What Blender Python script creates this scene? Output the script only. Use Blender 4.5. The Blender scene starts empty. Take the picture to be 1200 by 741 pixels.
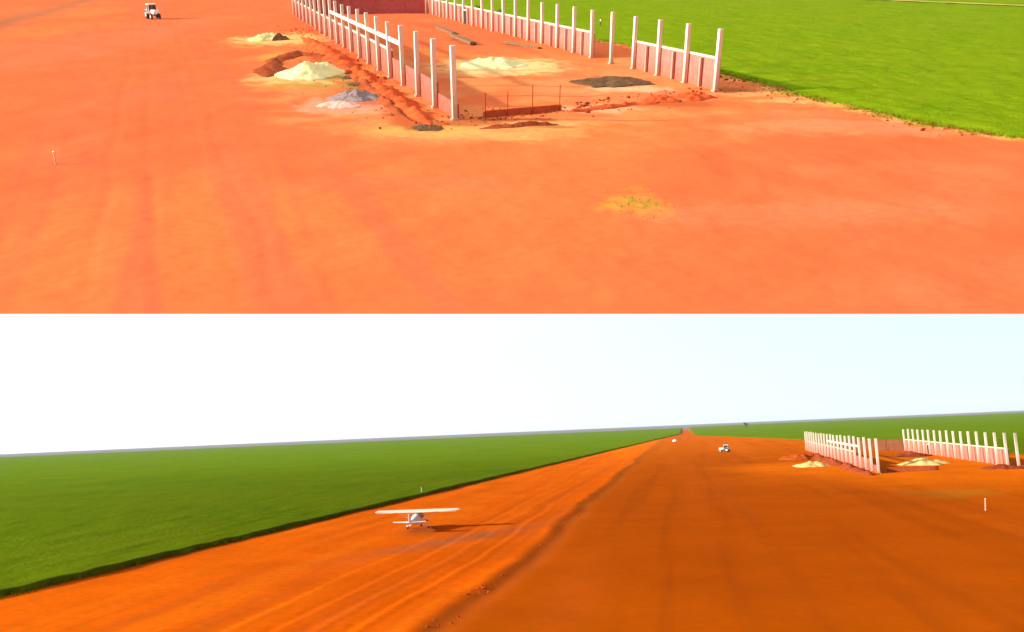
import bpy, bmesh, math, random
import numpy as np
from mathutils import Vector, Matrix
R = math.radians
random.seed(7)
S = bpy.context.scene
C = S.collection

# ------------------------------------------------------------------ camera
F = 1000.0                      # focal length in photo pixels (photo 1200 wide)
HB = 11.5                       # eye height over the lower plain
HA = 14.5                       # eye height over the upper yard
CAM = Vector((0, 0, HB))
PITCH = math.atan((505.5 - 370.5) / F)
ROLL = R(2.45)
cd = bpy.data.cameras.new('camera'); cam = bpy.data.objects.new('camera', cd); C.objects.link(cam)
cd.lens = 36 * F / 1200; cd.sensor_width = 36; cd.sensor_fit = 'HORIZONTAL'
cd.clip_start = 0.2; cd.clip_end = 40000
MC = Matrix.Rotation(math.pi / 2 + PITCH, 4, 'X') @ Matrix.Rotation(-ROLL, 4, 'Z')
cam.matrix_world = Matrix.Translation(CAM) @ MC
S.camera = cam
CR = (MC @ Vector((1, 0, 0, 0))).to_3d(); CU = (MC @ Vector((0, 1, 0, 0))).to_3d(); CF = (MC @ Vector((0, 0, -1, 0))).to_3d()

# ------------------------------------------------------------------ sky and sun
SUN_EL, SUN_AZ = R(17.5), R(260)
w = bpy.data.worlds.new('World'); S.world = w; w.use_nodes = True
nt = w.node_tree; bg = nt.nodes['Background']
sky = nt.nodes.new('ShaderNodeTexSky'); sky.sky_type = 'NISHITA'; sky.sun_disc = False
sky.sun_elevation = SUN_EL; sky.sun_rotation = SUN_AZ
sky.air_density = 1.0; sky.dust_density = 1.0; sky.ozone_density = 1.0
vm = nt.nodes.new('ShaderNodeMix'); vm.data_type = 'RGBA'; vm.inputs[7].default_value = (3.3, 3.85, 4.2, 1)   # thin white overcast veil over the blue
vn = nt.nodes.new('ShaderNodeTexNoise'); vn.inputs['Scale'].default_value = 1.6; vn.inputs['Detail'].default_value = 5
vt = nt.nodes.new('ShaderNodeTexCoord'); vmap = nt.nodes.new('ShaderNodeMapping'); vmap.inputs['Scale'].default_value = (1, 1, 3.5)
vr = nt.nodes.new('ShaderNodeMapRange'); vr.inputs[1].default_value = .3; vr.inputs[2].default_value = .7; vr.inputs[3].default_value = .72; vr.inputs[4].default_value = .92
nt.links.new(vt.outputs['Generated'], vmap.inputs[0]); nt.links.new(vmap.outputs[0], vn.inputs[0]); nt.links.new(vn.outputs[0], vr.inputs[0]); nt.links.new(vr.outputs[0], vm.inputs[0])
# the veil glows more on the sun's side of the sky
dt = nt.nodes.new('ShaderNodeVectorMath'); dt.operation = 'DOT_PRODUCT'; dt.inputs[1].default_value = (math.sin(SUN_AZ), math.cos(SUN_AZ), .3)
nt.links.new(vt.outputs['Generated'], dt.inputs[0])
dr = nt.nodes.new('ShaderNodeMapRange'); dr.inputs[1].default_value = -1; dr.inputs[2].default_value = 1; dr.inputs[3].default_value = .82; dr.inputs[4].default_value = 1.95
nt.links.new(dt.outputs['Value'], dr.inputs[0])
vs_ = nt.nodes.new('ShaderNodeVectorMath'); vs_.operation = 'SCALE'; vs_.inputs[0].default_value = (3.25, 3.8, 4.15)
nt.links.new(dr.outputs[0], vs_.inputs['Scale']); nt.links.new(vs_.outputs[0], vm.inputs[7])
nt.links.new(sky.outputs[0], vm.inputs[6]); nt.links.new(vm.outputs[2], bg.inputs[0]); bg.inputs[1].default_value = 0.12
SD = Vector((math.sin(SUN_AZ) * math.cos(SUN_EL), math.cos(SUN_AZ) * math.cos(SUN_EL), math.sin(SUN_EL)))
sl = bpy.data.lights.new('sun', 'SUN'); sl.energy = 4.6; sl.angle = R(2.0); sl.color = (1.0, 0.93, 0.82)
so = bpy.data.objects.new('sun', sl); C.objects.link(so); so.rotation_euler = SD.to_track_quat('Z', 'Y').to_euler()
S.view_settings.view_transform = 'Standard'; S.view_settings.look = 'None'
S.view_settings.exposure = 1.0; S.view_settings.gamma = 1.0

# ------------------------------------------------------------------ frames of the two places
AA = math.atan((370.5 + 57) / F)                       # the upper yard lies on a slope
AV = (CF * math.cos(AA) + CU * math.sin(AA)).normalized()
AN = (CU * math.cos(AA) - CF * math.sin(AA)).normalized()
AO = CAM - AN * HA
MA = Matrix(((CR.x, AV.x, AN.x, AO.x), (CR.y, AV.y, AN.y, AO.y), (CR.z, AV.z, AN.z, AO.z), (0, 0, 0, 1)))

def atA(x, y, h=0.0):
    """yard coordinates (u, v) of what stands at this spot of the photo"""
    Y = (370.5 - y) / F
    t = (HA - h) / (math.sin(AA) - math.cos(AA) * Y)
    return Vector(((x - 600) / F * t, (math.cos(AA) + math.sin(AA) * Y) * t))

def atB(x, y, h=0.0):
    d = CR * ((x - 600) / F) + CU * ((370.5 - y) / F) + CF
    t = (HB - h) / -d.z
    return Vector((d.x * t, d.y * t))

def hor(x): return 531 - .0427 * (x - 3)

# ------------------------------------------------------------------ noise
def vnoise(x, y, seed=0):
    xi = np.floor(x).astype(np.int64); yi = np.floor(y).astype(np.int64)
    xf = x - xi; yf = y - yi
    xf = xf * xf * (3 - 2 * xf); yf = yf * yf * (3 - 2 * yf)
    def h(a, b):
        n = (a * 374761393 + b * 668265263 + seed * 1442695041) & 0xffffffff
        n = ((n ^ (n >> 13)) * 1274126177) & 0xffffffff
        return ((n ^ (n >> 16)) & 0xffff) / 65535.0
    a = h(xi, yi); b = h(xi + 1, yi); c = h(xi, yi + 1); d = h(xi + 1, yi + 1)
    return (a + (b - a) * xf) + ((c + (d - c) * xf) - (a + (b - a) * xf)) * yf - .5

def fbm(x, y, seed=0, o=4):
    s = 0; a = 1.0
    for i in range(o):
        s = s + a * vnoise(x * 2 ** i + 17.3 * i, y * 2 ** i - 9.1 * i, seed + i); a *= .5
    return s

# ------------------------------------------------------------------ materials
def mat(name, col, rough=.8, var=.25, scale=3.0, dark=None, bump=.3, dist=.02, spec=.2, metal=0.0, attr=False, stretch=None, extra=None):
    m = bpy.data.materials.new(name); m.use_nodes = True
    n = m.node_tree.nodes; l = m.node_tree.links; b = n['Principled BSDF']
    b.inputs['Roughness'].default_value = rough; b.inputs['Specular IOR Level'].default_value = spec
    b.inputs['Metallic'].default_value = metal
    tc = n.new('ShaderNodeTexCoord'); mp = n.new('ShaderNodeMapping'); l.new(tc.outputs['Object'], mp.inputs[0])
    if stretch: mp.inputs['Rotation'].default_value = (0, 0, stretch[0]); mp.inputs['Scale'].default_value = stretch[1]
    no = n.new('ShaderNodeTexNoise'); no.inputs['Scale'].default_value = scale; no.inputs['Detail'].default_value = 8; no.inputs['Roughness'].default_value = .62
    l.new(mp.outputs[0], no.inputs[0])
    ra = n.new('ShaderNodeMapRange'); ra.inputs[1].default_value = .3; ra.inputs[2].default_value = .7
    ra.inputs[3].default_value = 1 - var; ra.inputs[4].default_value = 1 + var * .6
    l.new(no.outputs[0], ra.inputs[0])
    mx = n.new('ShaderNodeMix'); mx.data_type = 'RGBA'; mx.blend_type = 'MULTIPLY'; mx.inputs[0].default_value = 1
    if attr:
        at = n.new('ShaderNodeAttribute'); at.attribute_name = 'soil'; l.new(at.outputs['Color'], mx.inputs[6])
    else:
        mx.inputs[6].default_value = (*col, 1)
    l.new(ra.outputs[0], mx.inputs[7])
    out = mx.outputs[2]
    if extra:                                        # a second, finer mottling
        n2 = n.new('ShaderNodeTexNoise'); n2.inputs['Scale'].default_value = extra[0]; n2.inputs['Detail'].default_value = 6
        l.new(tc.outputs['Object'], n2.inputs[0])
        r2 = n.new('ShaderNodeMapRange'); r2.inputs[1].default_value = .35; r2.inputs[2].default_value = .7
        r2.inputs[3].default_value = 0; r2.inputs[4].default_value = extra[2]
        l.new(n2.outputs[0], r2.inputs[0])
        m2 = n.new('ShaderNodeMix'); m2.data_type = 'RGBA'; m2.inputs[7].default_value = (*extra[1], 1)
        l.new(r2.outputs[0], m2.inputs[0]); l.new(out, m2.inputs[6]); out = m2.outputs[2]
    l.new(out, b.inputs['Base Color'])
    if bump:
        nb = n.new('ShaderNodeTexNoise'); nb.inputs['Scale'].default_value = scale * 4; nb.inputs['Detail'].default_value = 6
        l.new(mp.outputs[0], nb.inputs[0])
        bp = n.new('ShaderNodeBump'); bp.inputs['Strength'].default_value = bump; bp.inputs['Distance'].default_value = dist
        l.new(nb.outputs[0], bp.inputs['Height']); l.new(bp.outputs[0], b.inputs['Normal'])
    return m

M = {}
M['soil_upper'] = mat('soil_upper', (0, 0, 0), .95, .10, .12, attr=True, bump=.6, dist=.08, spec=.0, extra=(1.6, (.50, .10, .035), .38))
M['soil_lower'] = mat('soil_lower', (0, 0, 0), .95, .16, .10, attr=True, bump=.6, dist=.08, spec=.0, extra=(1.3, (.36, .065, .003), .38))
M['earth'] = mat('earth', (.42, .12, .05), .95, .35, .3, bump=.8, dist=.3, spec=.0)
M['crop_upper'] = mat('crop_upper', (.150, .225, .003), .9, .38, 1.1, bump=.8, dist=.15, spec=.0, extra=(.10, (.19, .235, .004), .8))
M['crop_lower'] = mat('crop_lower', (.090, .150, .002), .9, .22, .35, bump=.8, dist=.15, spec=.0, extra=(.035, (.125, .165, .003), .8))
M['concrete'] = mat('concrete', (.66, .62, .50), .8, .12, 1.2, bump=.2, spec=.2)
def dusty(m, c, z0, z1, k):
    n = m.node_tree.nodes; l = m.node_tree.links; b = n['Principled BSDF']; old = b.inputs['Base Color'].links[0].from_socket
    tc = n.new('ShaderNodeTexCoord'); sp = n.new('ShaderNodeSeparateXYZ'); l.new(tc.outputs['Object'], sp.inputs[0])
    no = n.new('ShaderNodeTexNoise'); no.inputs['Scale'].default_value = 1.7; no.inputs['Detail'].default_value = 5; l.new(tc.outputs['Object'], no.inputs[0])
    ad = n.new('ShaderNodeMath'); ad.operation = 'MULTIPLY_ADD'; ad.inputs[1].default_value = 2.2; l.new(no.outputs[0], ad.inputs[0])
    ng = n.new('ShaderNodeMath'); ng.operation = 'MULTIPLY'; ng.inputs[1].default_value = -1; l.new(sp.outputs[2], ng.inputs[0]); l.new(ng.outputs[0], ad.inputs[2])
    r_ = n.new('ShaderNodeMapRange'); r_.inputs[1].default_value = -z1 + 1.1; r_.inputs[2].default_value = -z0 + 1.1; r_.inputs[3].default_value = 0; r_.inputs[4].default_value = k; l.new(ad.outputs[0], r_.inputs[0])
    m2 = n.new('ShaderNodeMix'); m2.data_type = 'RGBA'; m2.inputs[7].default_value = (*c, 1); l.new(r_.outputs[0], m2.inputs[0]); l.new(old, m2.inputs[6]); l.new(m2.outputs[2], b.inputs['Base Color'])
dusty(M['concrete'], (.48, .20, .12), 0, 3.6, .75)
M['cap'] = mat('cap_mortar', (.66, .58, .40), .85, .12, 1.2, bump=.2)
M['brick_pink'] = mat('brick_pink', (.40, .135, .10), .9, .38, 1.6, bump=.5, stretch=(0, (1, 1, .25)), extra=(2.2, (.46, .21, .16), .6))
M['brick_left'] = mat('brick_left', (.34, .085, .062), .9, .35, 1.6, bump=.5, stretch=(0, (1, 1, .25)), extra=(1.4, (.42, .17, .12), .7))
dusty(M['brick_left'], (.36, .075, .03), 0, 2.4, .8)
dusty(M['brick_pink'], (.42, .09, .04), 0, 2.0, .7)
M['brick_red'] = mat('brick_red', (.45, .10, .03), .9, .3, 1.5, bump=.5)
M['dark'] = mat('dark_opening', (.035, .02, .018), .9, .2, 2, bump=0)
M['sand'] = mat('sand', (.66, .52, .20), .95, .12, .8, bump=.5, dist=.05, spec=.0)
M['sand_pale'] = mat('sand_pale', (.72, .62, .28), .95, .10, .8, bump=.5, dist=.05, spec=.0)
M['gravel'] = mat('gravel', (.30, .21, .19), .95, .4, 2.5, bump=1, dist=.08, spec=.0)
M['gravel_dark'] = mat('gravel_dark', (.15, .075, .035), .95, .4, 1.5, bump=1, dist=.08, spec=.0)
M['clay'] = mat('clay', (.60, .088, .024), .95, .3, 1.0, bump=.8, dist=.08, spec=.0)
M['clay_dark'] = mat('clay_dark', (.30, .060, .02), .95, .35, 1.0, bump=.8, dist=.08, spec=.0)
M['clay_mid'] = mat('clay_mid', (.42, .075, .012), .95, .35, 1.0, bump=.8, dist=.08, spec=.0)
M['timber'] = mat('timber', (.20, .10, .04), .85, .3, 2, bump=.4)
M['weed'] = mat('weed', (.20, .26, .03), .8, .3, 3, bump=0)
M['leaf'] = mat('leaf', (.06, .10, .03), .7, .3, 3, bump=0)
M['bark'] = mat('bark', (.10, .06, .04), .9, .3, 3)
M['white'] = mat('white_paint', (.80, .79, .74), .35, .05, 1, bump=0, spec=.5)
M['cream'] = mat('cream_paint', (.80, .74, .56), .4, .06, 1, bump=0, spec=.4)
M['glass'] = mat('dark_glass', (.02, .025, .03), .1, .05, 1, bump=0, spec=.6)
M['rubber'] = mat('rubber', (.03, .028, .027), .8, .1, 3, bump=0)
M['metal'] = mat('grey_metal', (.35, .35, .35), .4, .1, 2, bump=0, metal=.6)
M['steel_dark'] = mat('dark_metal', (.10, .09, .08), .5, .1, 2, bump=0, metal=.4)
M['skin'] = mat('skin', (.40, .22, .14), .6, .05, 3, bump=0)
M['shirt'] = mat('white_shirt', (.75, .75, .72), .9, .05, 6, bump=0)
M['trousers'] = mat('dark_trousers', (.03, .03, .04), .9, .05, 6, bump=0)
M['hair'] = mat('dark_hair', (.02, .015, .01), .8, .05, 6, bump=0)

# ------------------------------------------------------------------ mesh helpers
def tag(o, label=None, cat=None, group=None, kind=None):
    if label: o['label'] = label
    if cat: o['category'] = cat
    if group: o['group'] = group
    if kind: o['kind'] = kind
    return o

def link(name, me, m, parent=None, mw=None, smooth=False):
    o = bpy.data.objects.new(name, me); C.objects.link(o)
    if m: me.materials.append(m)
    if smooth: me.polygons.foreach_set('use_smooth', [True] * len(me.polygons))
    if parent: o.parent = parent
    if mw is not None: o.matrix_world = mw
    return o

def bmobj(name, bm, m, parent=None, mw=None, smooth=False):
    bmesh.ops.recalc_face_normals(bm, faces=bm.faces)
    me = bpy.data.meshes.new(name); bm.to_mesh(me); bm.free()
    return link(name, me, m, parent, mw, smooth)

def grid(name, P, m, col=None, mw=None, kind='structure', wrap=False):
    """P: (rows, cols, 3)"""
    r, c, _ = P.shape
    me = bpy.data.meshes.new(name)
    idx = np.arange(r * c).reshape(r, c)
    a = idx[:-1, :-1]; b = idx[:-1, 1:]; d = idx[1:, 1:]; e = idx[1:, :-1]
    f = np.stack([a, b, d, e], -1).reshape(-1, 4)
    if wrap:
        f = np.concatenate([f, np.stack([idx[:-1, -1], idx[:-1, 0], idx[1:, 0], idx[1:, -1]], -1)])
    me.from_pydata(P.reshape(-1, 3).tolist(), [], f.tolist())
    if col is not None:
        at = me.attributes.new('soil', 'FLOAT_COLOR', 'POINT')
        at.data.foreach_set('color', np.concatenate([col.reshape(-1, 3), np.ones((r * c, 1))], 1).astype(np.float32).ravel())
    o = link(name, me, m, None, mw, True)
    if kind: o['kind'] = kind
    return o

def box(bm, x0, x1, y0, y1, z0, z1, mtx=None):
    v = [bm.verts.new((x, y, z)) for z in (z0, z1) for y in (y0, y1) for x in (x0, x1)]
    for q in ((0, 1, 3, 2), (4, 5, 7, 6), (0, 1, 5, 4), (2, 3, 7, 6), (0, 2, 6, 4), (1, 3, 7, 5)):
        bm.faces.new([v[i] for i in q])
    if mtx is not None: bmesh.ops.transform(bm, matrix=mtx, verts=v)
    return v

def beam(bm, a, b, w_, z0, z1):
    """box standing on the segment a-b in plan"""
    a = Vector(a[:2]); b = Vector(b[:2]); d = (b - a); L = d.length
    m_ = Matrix.Translation((a.x, a.y, 0)) @ Matrix.Rotation(math.atan2(d.y, d.x), 4, 'Z')
    return box(bm, 0, L, -w_ / 2, w_ / 2, z0, z1, m_)

def tube(bm, a, b, r0, r1=None, n=8):
    r1 = r0 if r1 is None else r1
    a = Vector(a); b = Vector(b); q = (b - a).to_track_quat('Z', 'Y')
    ra = [bm.verts.new(a + q @ Vector((r0 * math.cos(2 * math.pi * i / n), r0 * math.sin(2 * math.pi * i / n), 0))) for i in range(n)]
    rb = [bm.verts.new(b + q @ Vector((r1 * math.cos(2 * math.pi * i / n), r1 * math.sin(2 * math.pi * i / n), 0))) for i in range(n)]
    for i in range(n): bm.faces.new((ra[i], ra[(i + 1) % n], rb[(i + 1) % n], rb[i]))
    bm.faces.new(ra[::-1]); bm.faces.new(rb)

def loft(bm, secs, n=16, p=2.5):
    """secs: (y, cx, cz, halfwidth, halfheight)"""
    rings = []
    for (y, cx, cz, hw, hh) in secs:
        ring = []
        for i in range(n):
            t = 2 * math.pi * i / n; c_, s_ = math.cos(t), math.sin(t)
            ring.append(bm.verts.new((cx + hw * math.copysign(abs(c_) ** (2 / p), c_), y, cz + hh * math.copysign(abs(s_) ** (2 / p), s_))))
        rings.append(ring)
    for a, b in zip(rings, rings[1:]):
        for i in range(n): bm.faces.new((a[i], a[(i + 1) % n], b[(i + 1) % n], b[i]))
    bm.faces.new(rings[0]); bm.faces.new(rings[-1][::-1])

def empty(name, mw, label, cat, group=None):
    o = bpy.data.objects.new(name, None); C.objects.link(o); o.matrix_world = mw; o.empty_display_size = .5
    return tag(o, label, cat, group)

def placeA(uv, rot=0, w_=0): return MA @ Matrix.Translation((uv[0], uv[1], w_)) @ Matrix.Rotation(rot, 4, 'Z')
def placeB(xy, rot=0, z=0): return Matrix.Translation((xy[0], xy[1], z)) @ Matrix.Rotation(rot, 4, 'Z')

def segdist(X, Y, a, b):
    """signed distance to the line a->b (left positive) and distance along it"""
    d = (b - a).normalized()
    return (-(X - a.x) * d.y + (Y - a.y) * d.x), ((X - a.x) * d.x + (Y - a.y) * d.y)

def sm(x, a, b):
    t = np.clip((x - a) / (b - a), 0, 1); return t * t * (3 - 2 * t)

def mixc(c, new, k): return c * (1 - k[..., None]) + np.array(new) * k[..., None]

# ================================================================== LOWER PLAIN
fieldA, fieldB = atB(4, 699), atB(584, 560)              # edge of the left crop
divA, divB = atB(510, 741), atB(770, 519)                # edge between airstrip and apron
rdir = (divB - divA).normalized()
hangB_l0, hangB_r0 = atB(1030, 555), atB(1194.4, 548)
rr = np.concatenate([[.5, 3, 8, 14], np.geomspace(20, 1200, 420), np.geomspace(1250, 12000, 40)])
th = np.concatenate([np.linspace(-40, 40, 380), np.linspace(42, 318, 60)]) * math.pi / 180
RR, TH = np.meshgrid(rr, th, indexing='ij')
X = RR * np.sin(TH); Y = RR * np.cos(TH)
dd, al = segdist(X, Y, divA, divB)                       # >0 on the airstrip side
wob = fbm(al / 25, dd / 40, 3, 3) * 1.6
d2 = dd + wob
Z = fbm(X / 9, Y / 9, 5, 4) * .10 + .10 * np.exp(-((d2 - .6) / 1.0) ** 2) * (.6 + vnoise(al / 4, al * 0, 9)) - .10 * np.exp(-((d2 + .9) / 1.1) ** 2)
for off, dep in ((4.2, .05), (7.0, .035), (9.5, .045), (13, .03)):
    Z += dep * np.exp(-((d2 - off + .6 * vnoise(al / 15, al * 0 + off, 12)) / .35) ** 2) - dep * np.exp(-((d2 - off - .7) / .4) ** 2)
Z *= sm(RR, 18, 30) * (1 - sm(RR, 500, 900))
apron = np.array((.46, .085, .0005)); strip = (.75, .125, .001)
col = np.ones(X.shape + (3,)) * apron
col = mixc(col, strip, sm(d2, -.5, 1.2))
st = fbm(d2 / 1.7, al / 60, 21, 4)                       # wheel streaks along the strip
col = mixc(col, (.60, .105, .006), sm(st, .0, .5) * .8 * sm(d2, 0, 2))
col = mixc(col, (.80, .18, .006), sm(-st, .1, .5) * .5 * sm(d2, 0, 2))
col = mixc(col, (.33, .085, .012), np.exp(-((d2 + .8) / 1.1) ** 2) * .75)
col = mixc(col, (.54, .10, .005), sm(fbm(dd / 6, al / 120, 33, 3), -.1, .5) * (1 - sm(d2, -1, 0)) * .6)
# dull brown smear on the strip behind the aeroplane
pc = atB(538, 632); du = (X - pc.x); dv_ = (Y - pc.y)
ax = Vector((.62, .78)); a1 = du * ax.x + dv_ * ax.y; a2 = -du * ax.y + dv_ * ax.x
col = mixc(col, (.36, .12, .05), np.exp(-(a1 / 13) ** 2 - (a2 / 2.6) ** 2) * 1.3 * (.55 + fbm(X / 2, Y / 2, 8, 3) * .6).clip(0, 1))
pc = atB(492, 620.5); col = mixc(col, (.20, .06, .02), np.exp(-((X - pc.x) / 2.3) ** 2 - ((Y - pc.y + 1) / 5) ** 2) * .8)  # shade beneath the aeroplane, painted into the soil colour
col = mixc(col, (.62, .115, .001), sm(-dd, 22, 60) * .55 * (.7 + fbm(X / 9, Y / 30, 66, 3)).clip(0, 1))
col = mixc(col, (.30, .055, .002), sm(fbm(dd / 2.2, al / 90, 67, 4), .05, .5) * .45 * (1 - sm(d2, -3, -1)))
# trampled bright soil round the building site
bc = (hangB_l0 + hangB_r0) / 2 + Vector((8, 8))
gd = np.sqrt(((X - bc.x) / 50) ** 2 + ((Y - bc.y) / 68) ** 2) + fbm(X / 20, Y / 20, 14, 3) * .25
col = mixc(col, (.78, .165, .002), (1 - sm(gd, .6, 1.15)) * (1 - sm(d2, -14, -4)))
gp = atB(1115, 578); gg = np.sqrt(((X - gp.x) / 8) ** 2 + ((Y - gp.y) / 7) ** 2) + fbm(X / 3, Y / 3, 15, 4) * .7
col = mixc(col, (.40, .17, .012), (1 - sm(gg, .5, 1.2)) * .6)
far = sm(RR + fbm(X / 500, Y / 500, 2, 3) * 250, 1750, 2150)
col = mixc(col, (.15, .18, .19), far)  # dull far ground, with blue-grey distance haze put into its colour
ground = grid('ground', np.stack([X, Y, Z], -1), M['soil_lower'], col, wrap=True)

def field_sheet(name, m, height, edge, side, far_px, near_px, outer, res=(150, 240), fr=atB, mw=None, hz=hor, amp=.12, taper=1):
    """a standing crop: rows of points from the field's edge outwards; edge(k) gives photo x on the row k px under the horizon"""
    ks = np.geomspace(far_px, near_px, res[0]); P = np.zeros((res[0], res[1] + 1, 3))
    for i, k in enumerate(ks):
        xe = edge(k)
        for j in range(res[1] + 1):
            s = (max(j - 1, 0) / (res[1] - 1)) ** 1.3
            x = xe + (outer - xe) * s
            p = fr(x, hz(x) + k)
            P[i, j] = (p.x, p.y, 0 if j == 0 else 1)
    px, py = P[..., 0], P[..., 1]
    jit = fbm(px / 3, py / 3, 44, 3) * .8
    jw = np.exp(-np.arange(res[1] + 1) / 3.0)
    P[..., 0] += jit * jw * side; P[:, 0, 0] -= side * .15
    ramp = np.clip(np.arange(res[1] + 1) / taper, 0, 1) ** .8
    P[..., 2] = P[..., 2] * (height * ramp + fbm(px / 2.2, py / 2.2, 51, 4) * amp * 2) + (1 - ramp) * (fbm(px / 1.4, py / 1.4, 57, 4) * .22 * min(1, taper / 5 - .2) - (.04 if taper > 1 else 0))
    P[:, 0, 2] = np.minimum(P[:, 0, 2], -.02)
    return grid(name, P, m, mw=mw)

def edge_left(k):
    # intersection of the row with the straight crop edge
    lo, hi = -900.0, 799.0
    d, = [fieldB - fieldA]
    for _ in range(40):
        mid = (lo + hi) / 2; p = atB(mid, hor(mid) + k)
        s = -(p.x - fieldA.x) * d.y + (p.y - fieldA.y) * d.x
        if s > 0: lo = mid
        else: hi = mid
    return lo
field_sheet('field', M['crop_lower'], .55, edge_left, 1, 5, 330, -1500)
RE = [(3.2, 806), (8, 808), (14, 812), (17, 850), (21, 900), (26, 960), (34, 1061), (44, 1130), (53, 1195), (90, 1330), (200, 1700)]
def edge_right(k): return float(np.interp(k, [a for a, b in RE], [b for a, b in RE]))
field_sheet('field', M['crop_lower'], .6, edge_right, -1, 4, 200, 2600, taper=30)

# ================================================================== UPPER YARD
ys = np.concatenate([np.linspace(-7, 368, 330)]); xs = np.linspace(-170, 1600, 520)
P = np.zeros((len(ys), len(xs), 3))
for i, y in enumerate(ys):
    a, b = atA(-170, y), atA(1600, y)
    P[i, :, 0] = np.linspace(a.x, b.x, len(xs)); P[i, :, 1] = a.y
u, v = P[..., 0], P[..., 1]
rel = fbm(u / 6, v / 6, 61, 5) * .22
trackA, trackB = atA(250, 368), atA(185, 20)             # wheel tracks running up the yard
td, ta = segdist(u, v, trackA, trackB)
for off, dep in ((-3, .022), (-1.2, .018), (2.4, .02), (5, .028)):
    rel -= dep * np.exp(-((td - off + vnoise(ta / 12, ta * 0 + off, 5)) / .4) ** 2)
rel *= sm(ys, 368, 345)[:, None]
P[..., 2] = rel
colA = np.ones(u.shape + (3,)) * np.array((.80, .122, .036))
big = fbm(u / 30, v / 45, 71, 4)
colA = mixc(colA, (.80, .165, .042), sm(big, -.1, .45) * .8)
colA = mixc(colA, (.56, .12, .045), sm(fbm(td / 3.2, ta / 70, 73, 4), -.05, .45) * .75 * (1 - sm(u, -8, 6)))
colA = mixc(colA, (.80, .20, .085), sm(fbm(u / 14, v / 20, 91, 4), .0, .5) * .6 * sm(u, -4, 8))
for off in (-6.5, -4.6, 3.2, 5.1, 11, 12.9):             # pairs of wheel marks
    colA = mixc(colA, (.50, .105, .04), np.exp(-((td - off + 2.5 * np.sin(ta / 38 + off * .1)) / .38) ** 2) * (.35 + fbm(ta / 8, td / 2, 95, 3)).clip(0, .6))
# older brown soil beyond the curved wheel mark in the far left
cv = [atA(3, 30), atA(40, 12), atA(110, 1)]
q1, _ = segdist(u, v, atA(3, 28), atA(90, 3))
colA = mixc(colA, (.30, .12, .05), np.exp(-((q1 + 2 * fbm(u / 9, v / 9, 4, 2)) / 4.5) ** 2) * .8 * (1 - sm(u, -75, -50)))
hc = (atA(533, 141) + atA(838, 107)) / 2
g3 = np.sqrt(((u - hc.x + 8) / 34) ** 2 + ((v - hc.y - 14) / 34) ** 2) + fbm(u / 9, v / 9, 75, 4) * .35
colA = mixc(colA, (.80, .25, .075), (1 - sm(g3, .75, 1.15)) * .6 * sm(fbm(u / 4, v / 4, 79, 3), -.3, .3))
pt = atA(750, 240); g4 = np.sqrt(((u - pt.x) / 2.1) ** 2 + ((v - pt.y) / 3.2) ** 2) + fbm(u / 1.2, v / 1.6, 81, 4) * .9
colA = mixc(colA, (.44, .31, .03), (1 - sm(g4, .2, 1.3)) * .7)
EA = [(-7, 440), (0, 500), (20, 600), (47, 697), (57, 746), (72, 800), (87, 850), (96, 885), (108, 925), (118, 965), (130, 1013), (139, 1058), (150, 1115), (163, 1197), (182, 1305), (232, 1590)]
def patch(c, px, py, ru, rv, colr, k, seed, rot=0):
    p = atA(px, py); a = u - p.x; b = v - p.y; a, b = a * math.cos(rot) + b * math.sin(rot), -a * math.sin(rot) + b * math.cos(rot)
    g = np.sqrt((a / ru) ** 2 + (b / rv) ** 2) + fbm(u / 1.3, v / 1.3, seed, 4) * .55
    return mixc(c, colr, (1 - sm(g, .55, 1.2)) * k)
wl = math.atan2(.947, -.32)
for q in ((364, 90, 7.5, 8, (.80, .46, .14), .85, 1), (330, 46, 9, 13, (.78, .44, .13), .9, 2), (412, 124, 5.5, 6, (.76, .30, .18), .7, 3), (585, 78, 9, 10, (.80, .52, .20), .9, 4),
          (610, 146, 6, 2.2, (.80, .34, .12), .7, 5), (690, 128, 5, 3, (.78, .42, .20), .7, 6), (740, 104, 5, 3, (.80, .48, .26), .6, 7), (880, 108, 5, 3, (.78, .38, .12), .6, 8),
          (500, 152, 6, 3, (.60, .34, .06), .8, 9), (560, 152, 12, 4, (.80, .30, .08), .6, 13), (320, 40, 3, 2.5, (.20, .10, .03), .8, 10), (925, 118, 4, 2, (.80, .42, .14), .6, 11), (560, 160, 7, 2, (.80, .36, .10), .6, 12)): colA = patch(colA, q[0], q[1], q[2], q[3], q[4], q[5], 100 + q[6])
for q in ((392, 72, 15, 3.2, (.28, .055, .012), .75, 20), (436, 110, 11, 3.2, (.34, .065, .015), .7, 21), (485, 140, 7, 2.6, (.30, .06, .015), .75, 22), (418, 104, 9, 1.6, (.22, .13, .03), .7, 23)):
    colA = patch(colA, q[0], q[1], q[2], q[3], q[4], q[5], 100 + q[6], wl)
for q in ((340, 100, 5, 1.6, (.34, .26, .04), .8, 40), (382, 92, 3, 2.5, (.26, .20, .03), .8, 41), (318, 66, 1.6, 7, (.40, .28, .05), .7, 42), (395, 100, 4, 1.6, (.34, .24, .05), .7, 43), (548, 145, 3.2, 1.5, (.34, .08, .02), .8, 30), (600, 141, 5, 1.2, (.30, .06, .015), .8, 31), (640, 149, 4, 1.1, (.26, .11, .02), .7, 32), (790, 122, 6, 2.2, (.36, .07, .015), .75, 33),
          (720, 95, 5.5, 1.5, (.16, .08, .045), .85, 34), (855, 106, 3.2, 2, (.34, .09, .03), .8, 35), (540, 48, 7, 2.2, (.32, .08, .02), .8, 36), (612, 57, 13, 1.6, (.40, .09, .03), .7, 37), (500, 30, 12, 2.6, (.42, .085, .03), .6, 38)):
    colA = patch(colA, q[0], q[1], q[2], q[3], q[4], q[5], 100 + q[6], wl if q[6] in (34, 36, 37, 38) else 0)
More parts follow.
